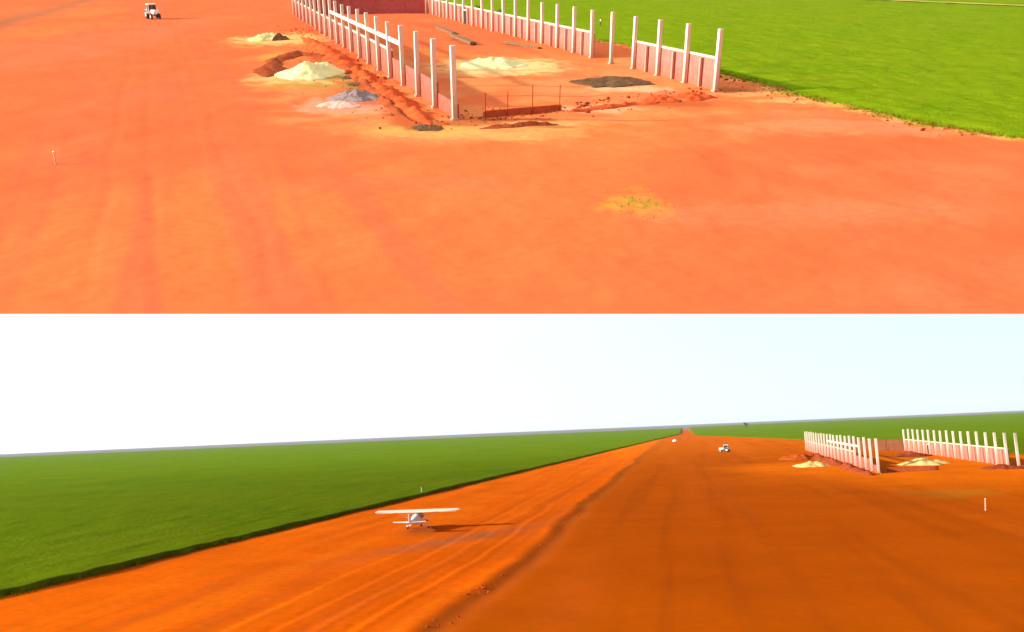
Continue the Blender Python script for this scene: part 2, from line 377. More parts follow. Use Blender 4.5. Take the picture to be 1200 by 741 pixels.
for q in ((105, 50, 14, 60, (.60, .145, .06), .6, 50), (60, 190, 3.0, 4, (.60, .13, .05), .6, 51), (165, 110, 5, 18, (.62, .13, .05), .55, 52), (450, 215, 9, 3, (.66, .13, .05), .45, 53), (1000, 150, 12, 4, (.80, .24, .10), .5, 54), (900, 250, 9, 3, (.80, .19, .08), .4, 55), (250, 150, 6, 9, (.70, .12, .035), .4, 56)):
    colA = patch(colA, q[0], q[1], q[2], q[3], q[4], q[5], 100 + q[6])
for k_ in range(26):
    yy = 88 + k_ * 3.1; xx = float(np.interp(yy, [a for a, b in EA], [b for a, b in EA])) - 8
    colA = patch(colA, xx, yy, 1.0 + 1.2 * ((k_ * 7) % 5) / 4, 1.2, ((.62, .34, .06), (.40, .22, .03), (.78, .36, .12))[k_ % 3], .75, 160 + k_)
for y in (118, 128, 140, 172, 180):                          # faint scrape lines
    p = atA(600 + (y * 37) % 400, y); colA = mixc(colA, (.48, .11, .04), np.exp(-((v - p.y + .12 * (u - p.x) + fbm(u / 3, v / 9, y, 3)) / .5) ** 2 - ((u - p.x) / 6) ** 2) * .5)
rt, _ = segdist(u, v, atA(1000, 0), atA(1200, 9))
yard = grid('ground', P, M['soil_upper'], colA, mw=MA)
# the earth body under the yard: undercut at its near bank, thicker further back
front = P[-1]; back = P[0]
bm = bmesh.new()
def row(src, dv_, dw, k=14): return [bm.verts.new((src[i][0] * 1.0, src[i][1] + dv_, src[i][2] + dw)) for i in np.linspace(0, len(src) - 1, k).astype(int)]
r0 = row(front, 0.02, -.01); r1 = row(front, 9, -1.6); r2 = row(back, -30, -14); r3 = row(back, 0.0, -12); r4 = row(back, 0, -.02)
for a, b in ((r0, r1), (r1, r2), (r2, r3), (r3, r4)):
    for i in range(13): bm.faces.new((a[i], a[i + 1], b[i + 1], b[i]))
for s in (0, -1): bm.faces.new((r0[s], r1[s], r2[s], r3[s], r4[s]))
o = bmobj('hillside', bm, M['earth'], mw=MA); o['kind'] = 'structure'

def edge_up(k):
    y = k - 57; return float(np.interp(y, [a for a, b in EA], [b for a, b in EA]))
field_sheet('field', M['crop_upper'], .32, edge_up, -1, 50, 290, 1598, res=(230, 300), fr=atA, mw=MA, hz=lambda x: -57, amp=.10, taper=34)
# pale dirt track across the far end of the upper field
bm = bmesh.new(); a, b = atA(985, 0), atA(1590, 26); n_ = 60; prev = None
for i in range(n_ + 1):
    p = a.lerp(b, i / n_); hw = 2.4 + .5 * math.sin(i * .7)
    q = (bm.verts.new((p.x, p.y - hw, .62)), bm.verts.new((p.x, p.y + hw, .62)))
    if prev: bm.faces.new((prev[0], q[0], q[1], prev[1]))
    prev = q
M['track'] = mat('track_soil', (.62, .36, .10), .95, .2, .3)
o = bmobj('path', bm, M['track'], mw=MA); o['kind'] = 'structure'

# ================================================================== the two building sites
def hangar(mw, l0, ldir, r0, rdir_, nl, bay_l, bay_r, H, cw, label, wall_h, gap=None, door_bay=None, rear='brick_rear'):
    root = empty('unfinished_hangar', mw, label, 'building')
    Lp = [l0 + ldir * bay_l * i for i in range(nl)]; Rp = [r0 + rdir_ * bay_r * i for i in range(nl)]
    def column(p, h, wd, m, ang, name='column'):
        bm = bmesh.new()
        box(bm, -wd / 2, wd / 2, -wd / 2, wd / 2, -.3, h)
        bmesh.ops.bevel(bm, geom=bm.edges[:], offset=.025, segments=1, affect='EDGES')
        box(bm, -wd * .75, wd * .75, -wd * .75, wd * .75, -.3, .16)
        o = bmobj(name, bm, m, root)
        o.location = (p.x, p.y, 0); o.rotation_euler = (R(random.uniform(-.5, .5)), R(random.uniform(-.6, .6)), ang)
    la = math.atan2(ldir.y, ldir.x); ra_ = math.atan2(rdir_.y, rdir_.x)
    for i in range(nl):
        column(Lp[i], H * random.uniform(.975, 1.015), cw, M['concrete'], la)
        column(Rp[i], H * random.uniform(.985, 1.01), cw, M['concrete'], ra_)
    def wall(pts, off, h0, i0, i1, name='wall', step=0, m='brick_pink'):
        runs = [(i0, i1)]
        if gap and pts is Rp:
            runs = [q for q in ((i0, gap[0]), (gap[-1] + 1, i1)) if q[1] > q[0]]
        for i, j in runs:
            bm = bmesh.new(); cb = bmesh.new()
            a, b = pts[i], pts[j]; nrm = Vector((-(b - a).y, (b - a).x)).normalized() * off
            beam(bm, a + nrm, b + nrm, .16, -.2, h0)
            beam(cb, a + nrm, b + nrm, .26, h0 + .003, h0 + .24)
            bmobj(name, bm, M[m], root); bmobj('cap_beam', cb, M['cap'], root)
    # outer skin of the long walls; the columns stand inside it
    wall(Rp, -(cw * .5 + .1), wall_h, 0, nl - 1)
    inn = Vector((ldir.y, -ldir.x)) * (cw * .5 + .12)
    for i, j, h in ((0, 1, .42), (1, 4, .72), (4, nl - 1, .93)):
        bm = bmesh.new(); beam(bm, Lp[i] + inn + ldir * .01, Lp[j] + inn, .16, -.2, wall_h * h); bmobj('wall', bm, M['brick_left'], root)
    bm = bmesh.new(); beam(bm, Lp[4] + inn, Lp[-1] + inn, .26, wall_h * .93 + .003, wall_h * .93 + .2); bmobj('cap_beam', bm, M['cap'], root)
    # rear wall with piers
    bm = bmesh.new(); cb = bmesh.new(); a, b = Lp[-1], Rp[-1]
    a2 = a + (b - a).normalized() * cw; b2 = b - (b - a).normalized() * cw
    beam(bm, a2, b2, .2, -.2, wall_h); bmobj('rear_wall', bm, M[rear], root)
    beam(cb, a2, b2, .3, wall_h + .003, wall_h + .15); bmobj('cap_beam', cb, M[rear], root)
    for k in range(1, 6):
        column(a.lerp(b, k / 6), wall_h * 1.15, cw * .7, M[rear] if k % 2 else M['brick_pink'], ra_, 'pier')
    # slim intermediate studs of the right wall, one in each bay
    for i in range(nl - 1):
        if gap and i in gap: continue
        p = Rp[i].lerp(Rp[i + 1], .5 + random.uniform(-.08, .08))
        bm = bmesh.new(); box(bm, -.13, .13, -.13, .13, -.2, wall_h * random.uniform(.96, 1.0))
        o = bmobj('stud', bm, M['stud'], root); o.location = (p.x, p.y, 0); o.rotation_euler = (0, 0, ra_)
    # white tie beam high on a few left columns
    bm = bmesh.new(); beam(bm, Lp[3] + ldir * .3, Lp[11], .2, H * .66, H * .73); bmobj('tie_beam', bm, M['concrete'], root)
    if door_bay is not None:
        p = Rp[0] + rdir_ * bay_r * door_bay; cwd = cw * .5 + .02
        nrm = Vector((-rdir_.y, rdir_.x))                       # into the building
        f = empty_part('door', root, (p + nrm * .04).x, (p + nrm * .04).y, ra_)
        bm = bmesh.new(); box(bm, -1.2, 1.2, .0, .10, .0, 2.7); o = bmobj('door', bm, M['dark'], root); o.location = f[0]; o.rotation_euler = f[1]
        bm = bmesh.new(); box(bm, -1.36, -1.203, .0, .13, 0, 2.9); box(bm, 1.203, 1.36, .0, .13, 0, 2.9); box(bm, -1.2, 1.2, .0, .13, 2.703, 2.9)
        bmobj('frame', bm, M['concrete'], o)
    return root, Lp, Rp
def empty_part(name, root, x, y, a): return ((x, y, 0), (0, 0, a))
M['brick_brown'] = mat('brick_brown', (.17, .055, .02), .9, .35, .8, bump=.4)
M['brick_rear'] = mat('brick_rear', (.42, .10, .085), .9, .25, .8, bump=.4)
M['stud'] = mat('stud_plaster', (.50, .27, .20), .9, .12, 1.5, bump=.3)

vpA = Vector((232, -57))
def on(px, x0, y0, vp): return y0 + (px - x0) * (vp.y - y0) / (vp.x - x0)
la0, ra0 = atA(533, 141), atA(838, 107)
la1 = atA(389, on(389, 533, 141, vpA)); ra1 = atA(534, on(534, 838, 107, vpA))
HAG = HA * .467
hA, LA, RA = hangar(MA, la0, (la1 - la0).normalized(), ra0, (ra1 - ra0).normalized(), 21,
       (la1 - la0).length / 11, (ra1 - ra0).length / 16, HAG, .46,
       'large roofless shell of white columns and low pink walls beside the bright green upper field', HAG * .5, gap=(3, 4), door_bay=14.8)
vpB = Vector((843, hor(843)))
lb0, rb0 = atB(1030, 555), atB(1194.4, 548.5)
lb1 = atB(945, on(945, 1030, 555, vpB)); rb1 = atB(1061, on(1061, 1194.4, 548.5, vpB))
HBG = HB * .60
bayB = (rb1 - rb0).length / 16
hB, LB, RB = hangar(Matrix.Identity(4), lb0, (lb1 - lb0).normalized(), rb0 - (rb1 - rb0).normalized() * bayB * 4, (rb1 - rb0).normalized(), 21,
       (lb1 - lb0).length / 20, (rb1 - rb0).length / 16, HBG, .46,
       'small distant roofless shell of pale columns and low pink walls right of the airstrip', HBG * .5, gap=(3, 4), door_bay=15.2, rear='brick_brown')
print('A rows', LA[0], LA[-1], RA[0], RA[-1], HAG); print('B rows', LB[0], LB[-1], RB[0], RB[-1], HBG)

# brick footing at the open front of the upper site, with its own shutter stakes
def footing(a, b, h, mw, label, stakes=True):
    root = empty('brick_footing', mw @ Matrix.Translation((a.x, a.y, 0)), label, 'footing')
    b2 = b - a; z = Vector((0, 0))
    bm = bmesh.new(); beam(bm, z, b2, .35, -.1, h); bmobj('course', bm, M['brick_red'], root)
    bm = bmesh.new(); beam(bm, z + Vector((.02, .02)), b2, .22, h + .003, h + .08); bmobj('mortar_bed', bm, M['clay'], root)
    if stakes:
        for k in (0.02, .30, .62, .98):
            bm = bmesh.new(); p = b2 * k; tube(bm, (p.x, p.y - .35, -.1), (p.x + .03, p.y - .35, 2.6 + random.uniform(-.3, .3)), .045); bmobj('stake', bm, M['clay_dark'], root)
    return root
footing(atA(567, 138), atA(657, 130), .55, MA, 'low red brick footing with thin stakes across the open front of the upper column shell')
footing(atB(1040, 553), atB(1100, 551), .8, Matrix.Identity(4), 'low dark red footing at the open front of the distant column shell', False)

# ------------------------------------------------------------------ heaps
def heap(mw, w_, d_, h, m, name, label, cat, seed, group=None, sharp=1.9, rot=0, lumps=.55, n=(26, 90)):
    bm = bmesh.new(); rings = []
    for i in range(n[0] + 1):
        r = 1 - i / n[0]; ring = []
        for j in range(n[1]):
            t = 2 * math.pi * j / n[1]
            k = 1 + lumps * float(fbm(np.array(math.cos(t) * 1.5 + seed), np.array(math.sin(t) * 1.5), seed, 3))
            x = math.cos(t) * r * k; y = math.sin(t) * r * k
            z = (1 - r ** sharp) * (.75 + .25 * (1 - r)) * (1 + lumps * 1.4 * float(fbm(np.array(x * 2.5 + 5), np.array(y * 2.5), seed + 3, 5))) + .10 * min(1, 3 * (1 - r)) * float(fbm(np.array(x * 7), np.array(y * 7 + seed), seed + 9, 3))
            ring.append((x * w_ / 2, y * d_ / 2, z * h - (.15 if i == 0 else -.03)))
        rings.append(ring)
    vs = [[bm.verts.new(p) for p in ring] for ring in rings[:-1]]; top = bm.verts.new(rings[-1][0])
    for a, b in zip(vs, vs[1:]):
        for j in range(n[1]): bm.faces.new((a[j], a[(j + 1) % n[1]], b[(j + 1) % n[1]], b[j]))
    for j in range(n[1]): bm.faces.new((vs[-1][j], vs[-1][(j + 1) % n[1]], top))
    o = bmobj(name, bm, m, mw=mw @ Matrix.Rotation(rot, 4, 'Z'), smooth=True)
    return tag(o, label, cat, group)

def hpA(px, py, wpx, hpx, dm, m, name, label, cat, seed, **k):
    p = atA(px, py); s = (py + 57) / F * math.cos(AA) / HA; sc = 1 / s / F          # metres a pixel
    sc = (atA(px + 1, py) - atA(px, py)).length
    return heap(placeA(p), wpx * sc, dm, hpx * sc * .72, m, name, label, cat, seed, **k)
def hpB(px, py, wpx, hpx, dm, m, name, label, cat, seed, **k):
    p = atB(px, py); sc = (atB(px + 1, py) - atB(px, py)).length
    return heap(placeB(p), wpx * sc, dm, hpx * sc * .8, m, name, label, cat, seed, **k)

hpA(364, 88, 78, 20, 9, M['sand_pale'], 'sand_heap', 'big pale yellow sand heap outside the left column row of the upper site', 'sand heap', 3)
hpA(578, 77, 76, 10, 8, M['sand_pale'], 'sand_heap', 'flat pale yellow sand heap between the two rows of the upper shell', 'sand heap', 5)
hpA(418, 116, 62, 11, 5, M['gravel'], 'gravel_heap', 'grey gravel heap in front of the left column row', 'gravel heap', 7)
hpA(398, 124, 50, 5, 4, mat('grit', (.72, .36, .26), .95, .2, 1.5, bump=.8), 'grit_heap', 'low pinkish grit spread at the foot of the grey gravel heap', 'grit heap', 27)
hpA(315, 46, 44, 10, 9, M['sand'], 'sand_heap', 'small ochre sand heap near the far end of the left columns', 'sand heap', 9)
hpA(328, 47, 20, 10, 5, M['gravel_dark'], 'earth_heap', 'small dark brown earth heap on the ochre sand', 'earth heap', 11)
hpA(720, 97, 84, 3.5, 8, M['gravel_dark'], 'gravel_heap', 'flat dark gravel spread inside the right wall of the upper shell', 'gravel heap', 13, rot=R(-52), lumps=.9)
hpA(772, 118, 44, 8, 4, M['clay'], 'earth_heap', 'left red earth heap of two beside the nearest bays of the right wall', 'earth heap', 15)
hpA(812, 115, 52, 7, 4, M['clay'], 'earth_heap', 'red earth heap touching the foot of the nearest right column', 'earth heap', 16)
hpA(500, 150, 36, 4, 3, M['gravel_dark'], 'rubble_heap', 'low olive brown rubble in front of the nearest left column', 'rubble', 18)
# spoil thrown out along the left wall trench
def ridge(mw, pts, wd, h, m, name, label, cat, seed, ns=220, nw=16):
    L = [0]
    for a, b in zip(pts, pts[1:]): L.append(L[-1] + (b - a).length)
    P = np.zeros((ns, nw, 3))
    for i in range(ns):
        t = L[-1] * i / (ns - 1); x = float(np.interp(t, L, [p.x for p in pts])); y = float(np.interp(t, L, [p.y for p in pts]))
        x2 = float(np.interp(t + .5, L, [p.x for p in pts])); j = min(len(pts) - 2, max(0, int(np.searchsorted(L, t)) - 1))
        d = (pts[j + 1] - pts[j]).normalized(); e = min(1, 6 * i / ns, 6 * (ns - 1 - i) / ns) ** .6
        ww = wd * e * (1 + .8 * float(fbm(np.array(t / 3), np.array(seed * 1.0), seed, 3)))
        hh = h * e * (1 + 1.2 * float(fbm(np.array(t / 1.6), np.array(3.0), seed + 1, 4)))
        for k in range(nw):
            c = (k / (nw - 1) - .5); px, py = x - d.y * c * ww, y + d.x * c * ww
            P[i, k] = (px, py, hh * max(0, math.cos(c * math.pi)) ** 1.3 * (1 + .7 * float(fbm(np.array(px * 1.3), np.array(py * 1.3), seed + 2, 3))) - (.12 if k in (0, nw - 1) else 0))
    o = grid(name, P, m, mw=mw, kind=None)
    return tag(o, label, cat)
ridge(MA, [atA(352, 44), atA(384, 62), atA(420, 88), atA(462, 118), atA(505, 146)], 3.6, .6, M['clay'], 'spoil_bank', 'long ragged red spoil bank along the outside of the left column row', 'spoil bank', 31)
ridge(MA, [atA(312, 92), atA(322, 72), atA(350, 62), atA(385, 68)], 3.4, .35, M['clay_dark'], 'earth_bank', 'low dark earth bank curving behind the big pale sand heap', 'earth bank', 14, 120)
ridge(MA, [atA(400, 74), atA(424, 96), atA(450, 120), atA(480, 141)], 1.5, .35, M['clay_dark'], 'earth_bank', 'narrow darker earth bank on the outer side of the red spoil bank', 'earth bank', 77, 160)
ridge(MA, [atA(660, 134), atA(700, 127), atA(745, 123), atA(775, 121)], 1.6, .22, M['clay'], 'spoil_bank', 'low broken red spoil bank from the footing to the right column row', 'spoil bank', 41, 140)
ridge(MA, [atA(560, 152), atA(600, 149), atA(655, 146)], 1.6, .28, M['clay_dark'], 'rubble_heap', 'thin line of dark rubble just before the brick footing', 'rubble', 20, 90)
# olive debris between sand and wall
for i, (px, py, wp) in enumerate([(398, 86, 16), (408, 92, 20), (418, 99, 22)]):
    hpA(px, py, wp, 3, 1.6, M['gravel_dark'], 'rubble_heap', ['dark rubble ridge between the pale sand heap and the wall, upper of three', 'dark rubble ridge between the pale sand heap and the wall, middle of three', 'dark rubble ridge between the pale sand heap and the wall, lowest of three'][i], 'rubble', 50 + i, group='rubble ridges by the sand heap')
# lower site heaps
hpB(951, 546.5, 38, 6, 9, M['sand'], 'sand_heap', 'ochre sand heap left of the distant column shell', 'sand heap', 61)
ridge(Matrix.Identity(4), [atB(948, 534), atB(975, 543), atB(1000, 551), atB(1024, 558)], 3.2, .8, M['clay_dark'], 'earth_bank', 'dark red brown bank added as shade along the foot of the distant left column row', 'earth bank', 88, 160)  # shadow at the column feet, built as a dark-coloured ridge
hpB(1083, 544, 52, 7, 12, M['sand'], 'sand_heap', 'ochre sand heap inside the distant column shell', 'sand heap', 62)
hpB(938, 538, 34, 7, 14, M['clay_mid'], 'earth_heap', 'long red earth bank behind the ochre sand at the distant site', 'earth heap', 63)
hpB(1068, 535, 50, 5, 10, M['clay_dark'], 'earth_heap', 'dark red earth bank behind the sand inside the distant shell', 'earth heap', 64)
hpB(1178, 549, 60, 6, 8, M['clay_dark'], 'earth_heap', 'dark red earth bank along the right wall of the distant shell', 'earth heap', 65)

# ------------------------------------------------------------------ planks, bits of timber
def plank(mw, L, w_, t, label, group=None):
    bm = bmesh.new(); box(bm, -L / 2, L / 2, -w_ / 2, w_ / 2, 0.02, t + .02); box(bm, -L / 2 + .3, L / 2 + .2, w_ / 2 + .01, w_ / 2 + .18, 0.02, t * .8)
    bmesh.ops.bevel(bm, geom=bm.edges[:], offset=.01, segments=1, affect='EDGES')
    return tag(bmobj('timber_stack', bm, M['timber'], mw=mw), label, 'timber', group)
def seg(mwf, a, b, w_, t, label, fr=atA):
    p, q = fr(*a), fr(*b); d = q - p
    return plank(mwf((p + q) / 2, math.atan2(d.y, d.x)), d.length, w_, t, label)
seg(placeA, (512, 33), (532, 41), .8, .4, 'dark timbers lying behind the nearest left columns, farther of two')
seg(placeA, (530, 43), (554, 53), .9, .5, 'dark timbers lying by the flat pale sand heap, nearer of two')
seg(placeA, (592, 51), (632, 58), .5, .35, 'long dark timber at the foot of the right wall')

# ------------------------------------------------------------------ marker posts
def marker(mw, h, r, m, label):
    root = empty('marker_post', mw, label, 'post')
    bm = bmesh.new(); tube(bm, (0, 0, -.1), (0, 0, h), r, r * .85, 10); bmobj('pole', bm, m, root)
    bm = bmesh.new(); tube(bm, (0, 0, h + .002), (0, 0, h + .06), r * 1.15, r * .7, 10); bmobj('cap', bm, M['white'], root)
    return root
marker(placeA(atA(66, 194)), 1.0, .07, mat('pale_wood', (.80, .40, .22), .8, .2, 4), 'short pale stake alone on the open red yard at the far left')
marker(placeB(atB(1155, 598)) @ Matrix.Rotation(R(5), 4, 'Y'), 1.3, .09, mat('weathered_white', (.50, .36, .20), .8, .2, 4), 'white marker post standing alone on the right of the lower apron')
marker(placeB(atB(494, 580), z=.4), 1.0, .07, M['cream'], 'thin white marker post at the crop edge behind the aeroplane')

# ------------------------------------------------------------------ aeroplane
def aeroplane(mw, label):
    root = empty('light_aeroplane', mw, label, 'aeroplane')
    # +y = nose direction
    bm = bmesh.new()
    loft(bm, [(2.35, 0, 1.15, .20, .22), (2.2, 0, 1.15, .42, .40), (1.4, 0, 1.2, .52, .50), (.7, 0, 1.32, .62, .72), (-.3, 0, 1.40, .64, .80), (-1.2, 0, 1.38, .58, .70),
              (-2.2, 0, 1.35, .40, .48), (-3.8, 0, 1.32, .25, .31), (-5.2, 0, 1.36, .10, .16)], 18)
    f = bmobj('fuselage', bm, M['white'], root, smooth=True)
    def foil(y0, c, x, z, t): return [(x, y0 + c * a, z + t * b) for a, b in ((.5, 0), (.42, .6), (.2, 1), (-.1, .8), (-.5, .05), (-.1, -.25), (.3, -.35))]
    def surf(bm, secs):
        rings = [[bm.verts.new(p) for p in s] for s in secs]
        for a, b in zip(rings, rings[1:]):
            for i in range(len(a)): bm.faces.new((a[i], a[(i + 1) % len(a)], b[(i + 1) % len(a)], b[i]))
        bm.faces.new(rings[0]); bm.faces.new(rings[-1][::-1])
    bm = bmesh.new(); surf(bm, [foil(.05, 1.05, -5.35, 2.42, .07), foil(.1, 1.25, -5.1, 2.44, .18), foil(.1, 1.78, -2.6, 2.32, .30), foil(.1, 1.78, 0, 2.26, .36), foil(.1, 1.78, 2.6, 2.32, .30), foil(.1, 1.25, 5.1, 2.44, .18), foil(.05, 1.05, 5.35, 2.42, .07)])
    wg = bmobj('wing', bm, M['cream'], root)
    for s in (-1, 1):
        bm = bmesh.new(); box(bm, min(s * 2.9, s * 5.0), max(s * 2.9, s * 5.0), -.98, -.72, 2.325, 2.35); bmobj('aileron', bm, M['white'], wg)
        bm = bmesh.new(); tube(bm, (s * .5, .35, .95), (s * 2.6, .25, 2.24), .05); bmobj('wing_strut', bm, M['white'], root)
        bm = bmesh.new(); tube(bm, (s * .35, .1, .95), (s * 1.25, .0, .28), .12, .07); g = bmobj('landing_leg', bm, M['white'], root)
        bm = bmesh.new(); tube(bm, (s * 1.22, 0, .24), (s * 1.40, 0, .24), .24, .24, 18); wl = bmobj('wheel', bm, M['rubber'], root)
        bm = bmesh.new(); tube(bm, (s * 1.205, 0, .24), (s * 1.415, 0, .24), .11, .11, 12); bmobj('hub', bm, M['metal'], wl)
        bm = bmesh.new(); loft(bm, [(-.45, s * 1.31, .33, .03, .05), (-.1, s * 1.31, .38, .13, .14), (.2, s * 1.31, .36, .13, .13), (.42, s * 1.31, .32, .04, .05)], 12); bmobj('wheel_fairing', bm, M['white'], root, smooth=True)
        bm = bmesh.new(); box(bm, *(sorted((s * .625, s * .655))), -.9, .75, 1.5, 1.98); bmesh.ops.bevel(bm, geom=bm.edges[:], offset=.012, segments=1, affect='EDGES'); bmobj('side_window', bm, M['glass'], root)
        bm = bmesh.new(); surf(bm, [foil(-4.95, 1.05, s * .08, 1.45, .09), foil(-5.0, .6, s * 1.95, 1.50, .07)]); bmobj('stabiliser', bm, M['white'], root)
    bm = bmesh.new(); v = [bm.verts.new(p) for p in ((-.38, .78, 2.12), (.38, .78, 2.12), (.46, 1.32, 1.68), (-.46, 1.32, 1.68), (-.38, .70, 2.06), (.38, .70, 2.06), (.46, 1.26, 1.60), (-.46, 1.26, 1.60))]
    for q in ((0, 1, 2, 3), (4, 5, 6, 7), (0, 1, 5, 4), (2, 3, 7, 6), (0, 3, 7, 4), (1, 2, 6, 5)): bm.faces.new([v[i] for i in q])
    bmobj('windshield', bm, M['glass'], root)
    bm = bmesh.new(); v = [bm.verts.new(p) for p in ((-.36, -.76, 2.1), (.36, -.76, 2.1), (.34, -1.5, 1.86), (-.34, -1.5, 1.86), (-.36, -.76, 2.0), (.36, -.76, 2.0), (.34, -1.5, 1.80), (-.34, -1.5, 1.80))]
    for q in ((0, 1, 2, 3), (4, 5, 6, 7), (0, 1, 5, 4), (2, 3, 7, 6), (0, 3, 7, 4), (1, 2, 6, 5)): bm.faces.new([v[i] for i in q])
    bmobj('rear_window', bm, M['glass'], root)
    bm = bmesh.new(); pf = ((-4.2, 1.48), (-4.9, 2.55), (-5.45, 2.62), (-5.3, 1.3)); a = [bm.verts.new((-.05, y, z)) for y, z in pf]; b = [bm.verts.new((.05, y, z)) for y, z in pf]
    for i in range(4): bm.faces.new((a[i], a[(i + 1) % 4], b[(i + 1) % 4], b[i]))
    bm.faces.new(a); bm.faces.new(b[::-1]); bmobj('fin', bm, M['white'], root)
    bm = bmesh.new(); tube(bm, (0, 1.9, .85), (0, 2.05, .22), .05); bmobj('nose_leg', bm, M['metal'], root)
    bm = bmesh.new(); tube(bm, (-.08, 2.05, .2), (.08, 2.05, .2), .2, .2, 16); bmobj('wheel', bm, M['rubber'], root)
    bm = bmesh.new(); loft(bm, [(2.34, 0, 1.15, .17, .17), (2.5, 0, 1.15, .12, .12), (2.62, 0, 1.15, .02, .02)], 12); bmobj('spinner', bm, M['steel_dark'], root, smooth=True)
    bm = bmesh.new(); box(bm, -.95, .95, 2.42, 2.45, 1.08, 1.22, Matrix.Translation((0, 0, 1.15)) @ Matrix.Rotation(R(25), 4, 'Y') @ Matrix.Translation((0, 0, -1.15))); bmobj('propeller', bm, M['steel_dark'], root)
    return root
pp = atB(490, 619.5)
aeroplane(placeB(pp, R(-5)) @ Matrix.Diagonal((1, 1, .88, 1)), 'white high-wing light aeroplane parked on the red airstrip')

# ------------------------------------------------------------------ vehicles
def vehicle(mw, label, L, W, Hh, cab, van=False, name='box_truck', cat='truck'):
    root = empty(name, mw, label, cat)
    wr = .42 if not van else .33
    cb = bmesh.new()
    if not van:
        pf = [(L / 2, .45), (L / 2, 1.25), (L / 2 - .45, 1.95), (L / 2 - cab, 2.0), (L / 2 - cab, .45)]
    else:
        pf = [(L / 2, .35), (L / 2, .80), (L / 2 - .9, .95), (L / 2 - 1.6, Hh), (-L / 2 + .5, Hh), (-L / 2, .95), (-L / 2, .35)]
    a = [cb.verts.new((-W / 2, y, z)) for y, z in pf]; b = [cb.verts.new((W / 2, y, z)) for y, z in pf]
    for i in range(len(pf)): cb.faces.new((a[i], a[(i + 1) % len(pf)], b[(i + 1) % len(pf)], b[i]))
    cb.faces.new(a); cb.faces.new(b[::-1]); bmesh.ops.bevel(cb, geom=cb.edges[:], offset=.06, segments=2, affect='EDGES')
    bmobj('cab' if not van else 'body', cb, M['white'], root)
    if not van:
        bm = bmesh.new(); box(bm, -W / 2 - .05, W / 2 + .05, -L / 2, L / 2 - cab - .12, .72, Hh); bmesh.ops.bevel(bm, geom=bm.edges[:], offset=.05, segments=2, affect='EDGES')
        bx = bmobj('cargo_box', bm, M['white'], root)
        for s in (-1, 1):
            bm = bmesh.new(); box(bm, min(s * .03, s * W / 2 - s * .06), max(s * .03, s * W / 2 - s * .06), -L / 2 - .03, -L / 2 - .004, .85, Hh - .1); bmobj('rear_door', bm, M['cream'], bx)
        bm = bmesh.new(); box(bm, -W / 2 + .3, W / 2 - .3, -L / 2 + .1, L / 2 - .3, .45, .70); bmobj('chassis', bm, M['steel_dark'], root)
        ws = [(L / 2 - .38 + .01, 1.3, L / 2 - .02 + .01, 1.9)]
        bm = bmesh.new(); v = [bm.verts.new(p) for p in ((-W / 2 + .15, L / 2 + .01, 1.30), (W / 2 - .15, L / 2 + .01, 1.30), (W / 2 - .18, L / 2 - .38, 1.88), (-W / 2 + .18, L / 2 - .38, 1.88))]; bm.faces.new(v)
        bmesh.ops.solidify(bm, geom=bm.faces[:], thickness=.02); bmobj('windshield', bm, M['glass'], root)
    else:
        bm = bmesh.new(); v = [bm.verts.new(p) for p in ((-W / 2 + .12, L / 2 - .92, 1.0), (W / 2 - .12, L / 2 - .92, 1.0), (W / 2 - .16, L / 2 - 1.52, Hh - .05), (-W / 2 + .16, L / 2 - 1.52, Hh - .05))]; bm.faces.new(v)
        bmesh.ops.solidify(bm, geom=bm.faces[:], thickness=.03); bmobj('windshield', bm, M['glass'], root)
        bm = bmesh.new(); box(bm, -W / 2 + .15, W / 2 - .15, -L / 2 + .02, -L / 2 + .35, 1.0, Hh - .12); bmobj('rear_window', bm, M['glass'], root)
    for s in (-1, 1):
        bm = bmesh.new(); x = s * (W / 2 + .005); y0, y1, z0, z1 = ((L / 2 - cab + .25, L / 2 - .5, 1.25, 1.8) if not van else (-L / 2 + .8, L / 2 - 1.65, .98, Hh - .15))
        box(bm, min(x, x + s * .02), max(x, x + s * .02), y0, y1, z0, z1); bmobj('side_window', bm, M['glass'], root)
        bm = bmesh.new(); box(bm, s * W * .36 - .12, s * W * .36 + .12, L / 2 - .01, L / 2 + .03, .6, .78); bmobj('headlight', bm, M['metal'], root)
        for y in (L / 2 - .85, -L / 2 + .95):
            bm = bmesh.new(); xo = s * (W / 2 + .04); tube(bm, (xo - s * .24, y, wr), (xo, y, wr), wr, wr, 18); wl = bmobj('wheel', bm, M['rubber'], root)
            bm = bmesh.new(); tube(bm, (xo - s * .02, y, wr), (xo + s * .012, y, wr), wr * .5, wr * .5, 12); bmobj('rim', bm, M['metal'], wl)
    return root
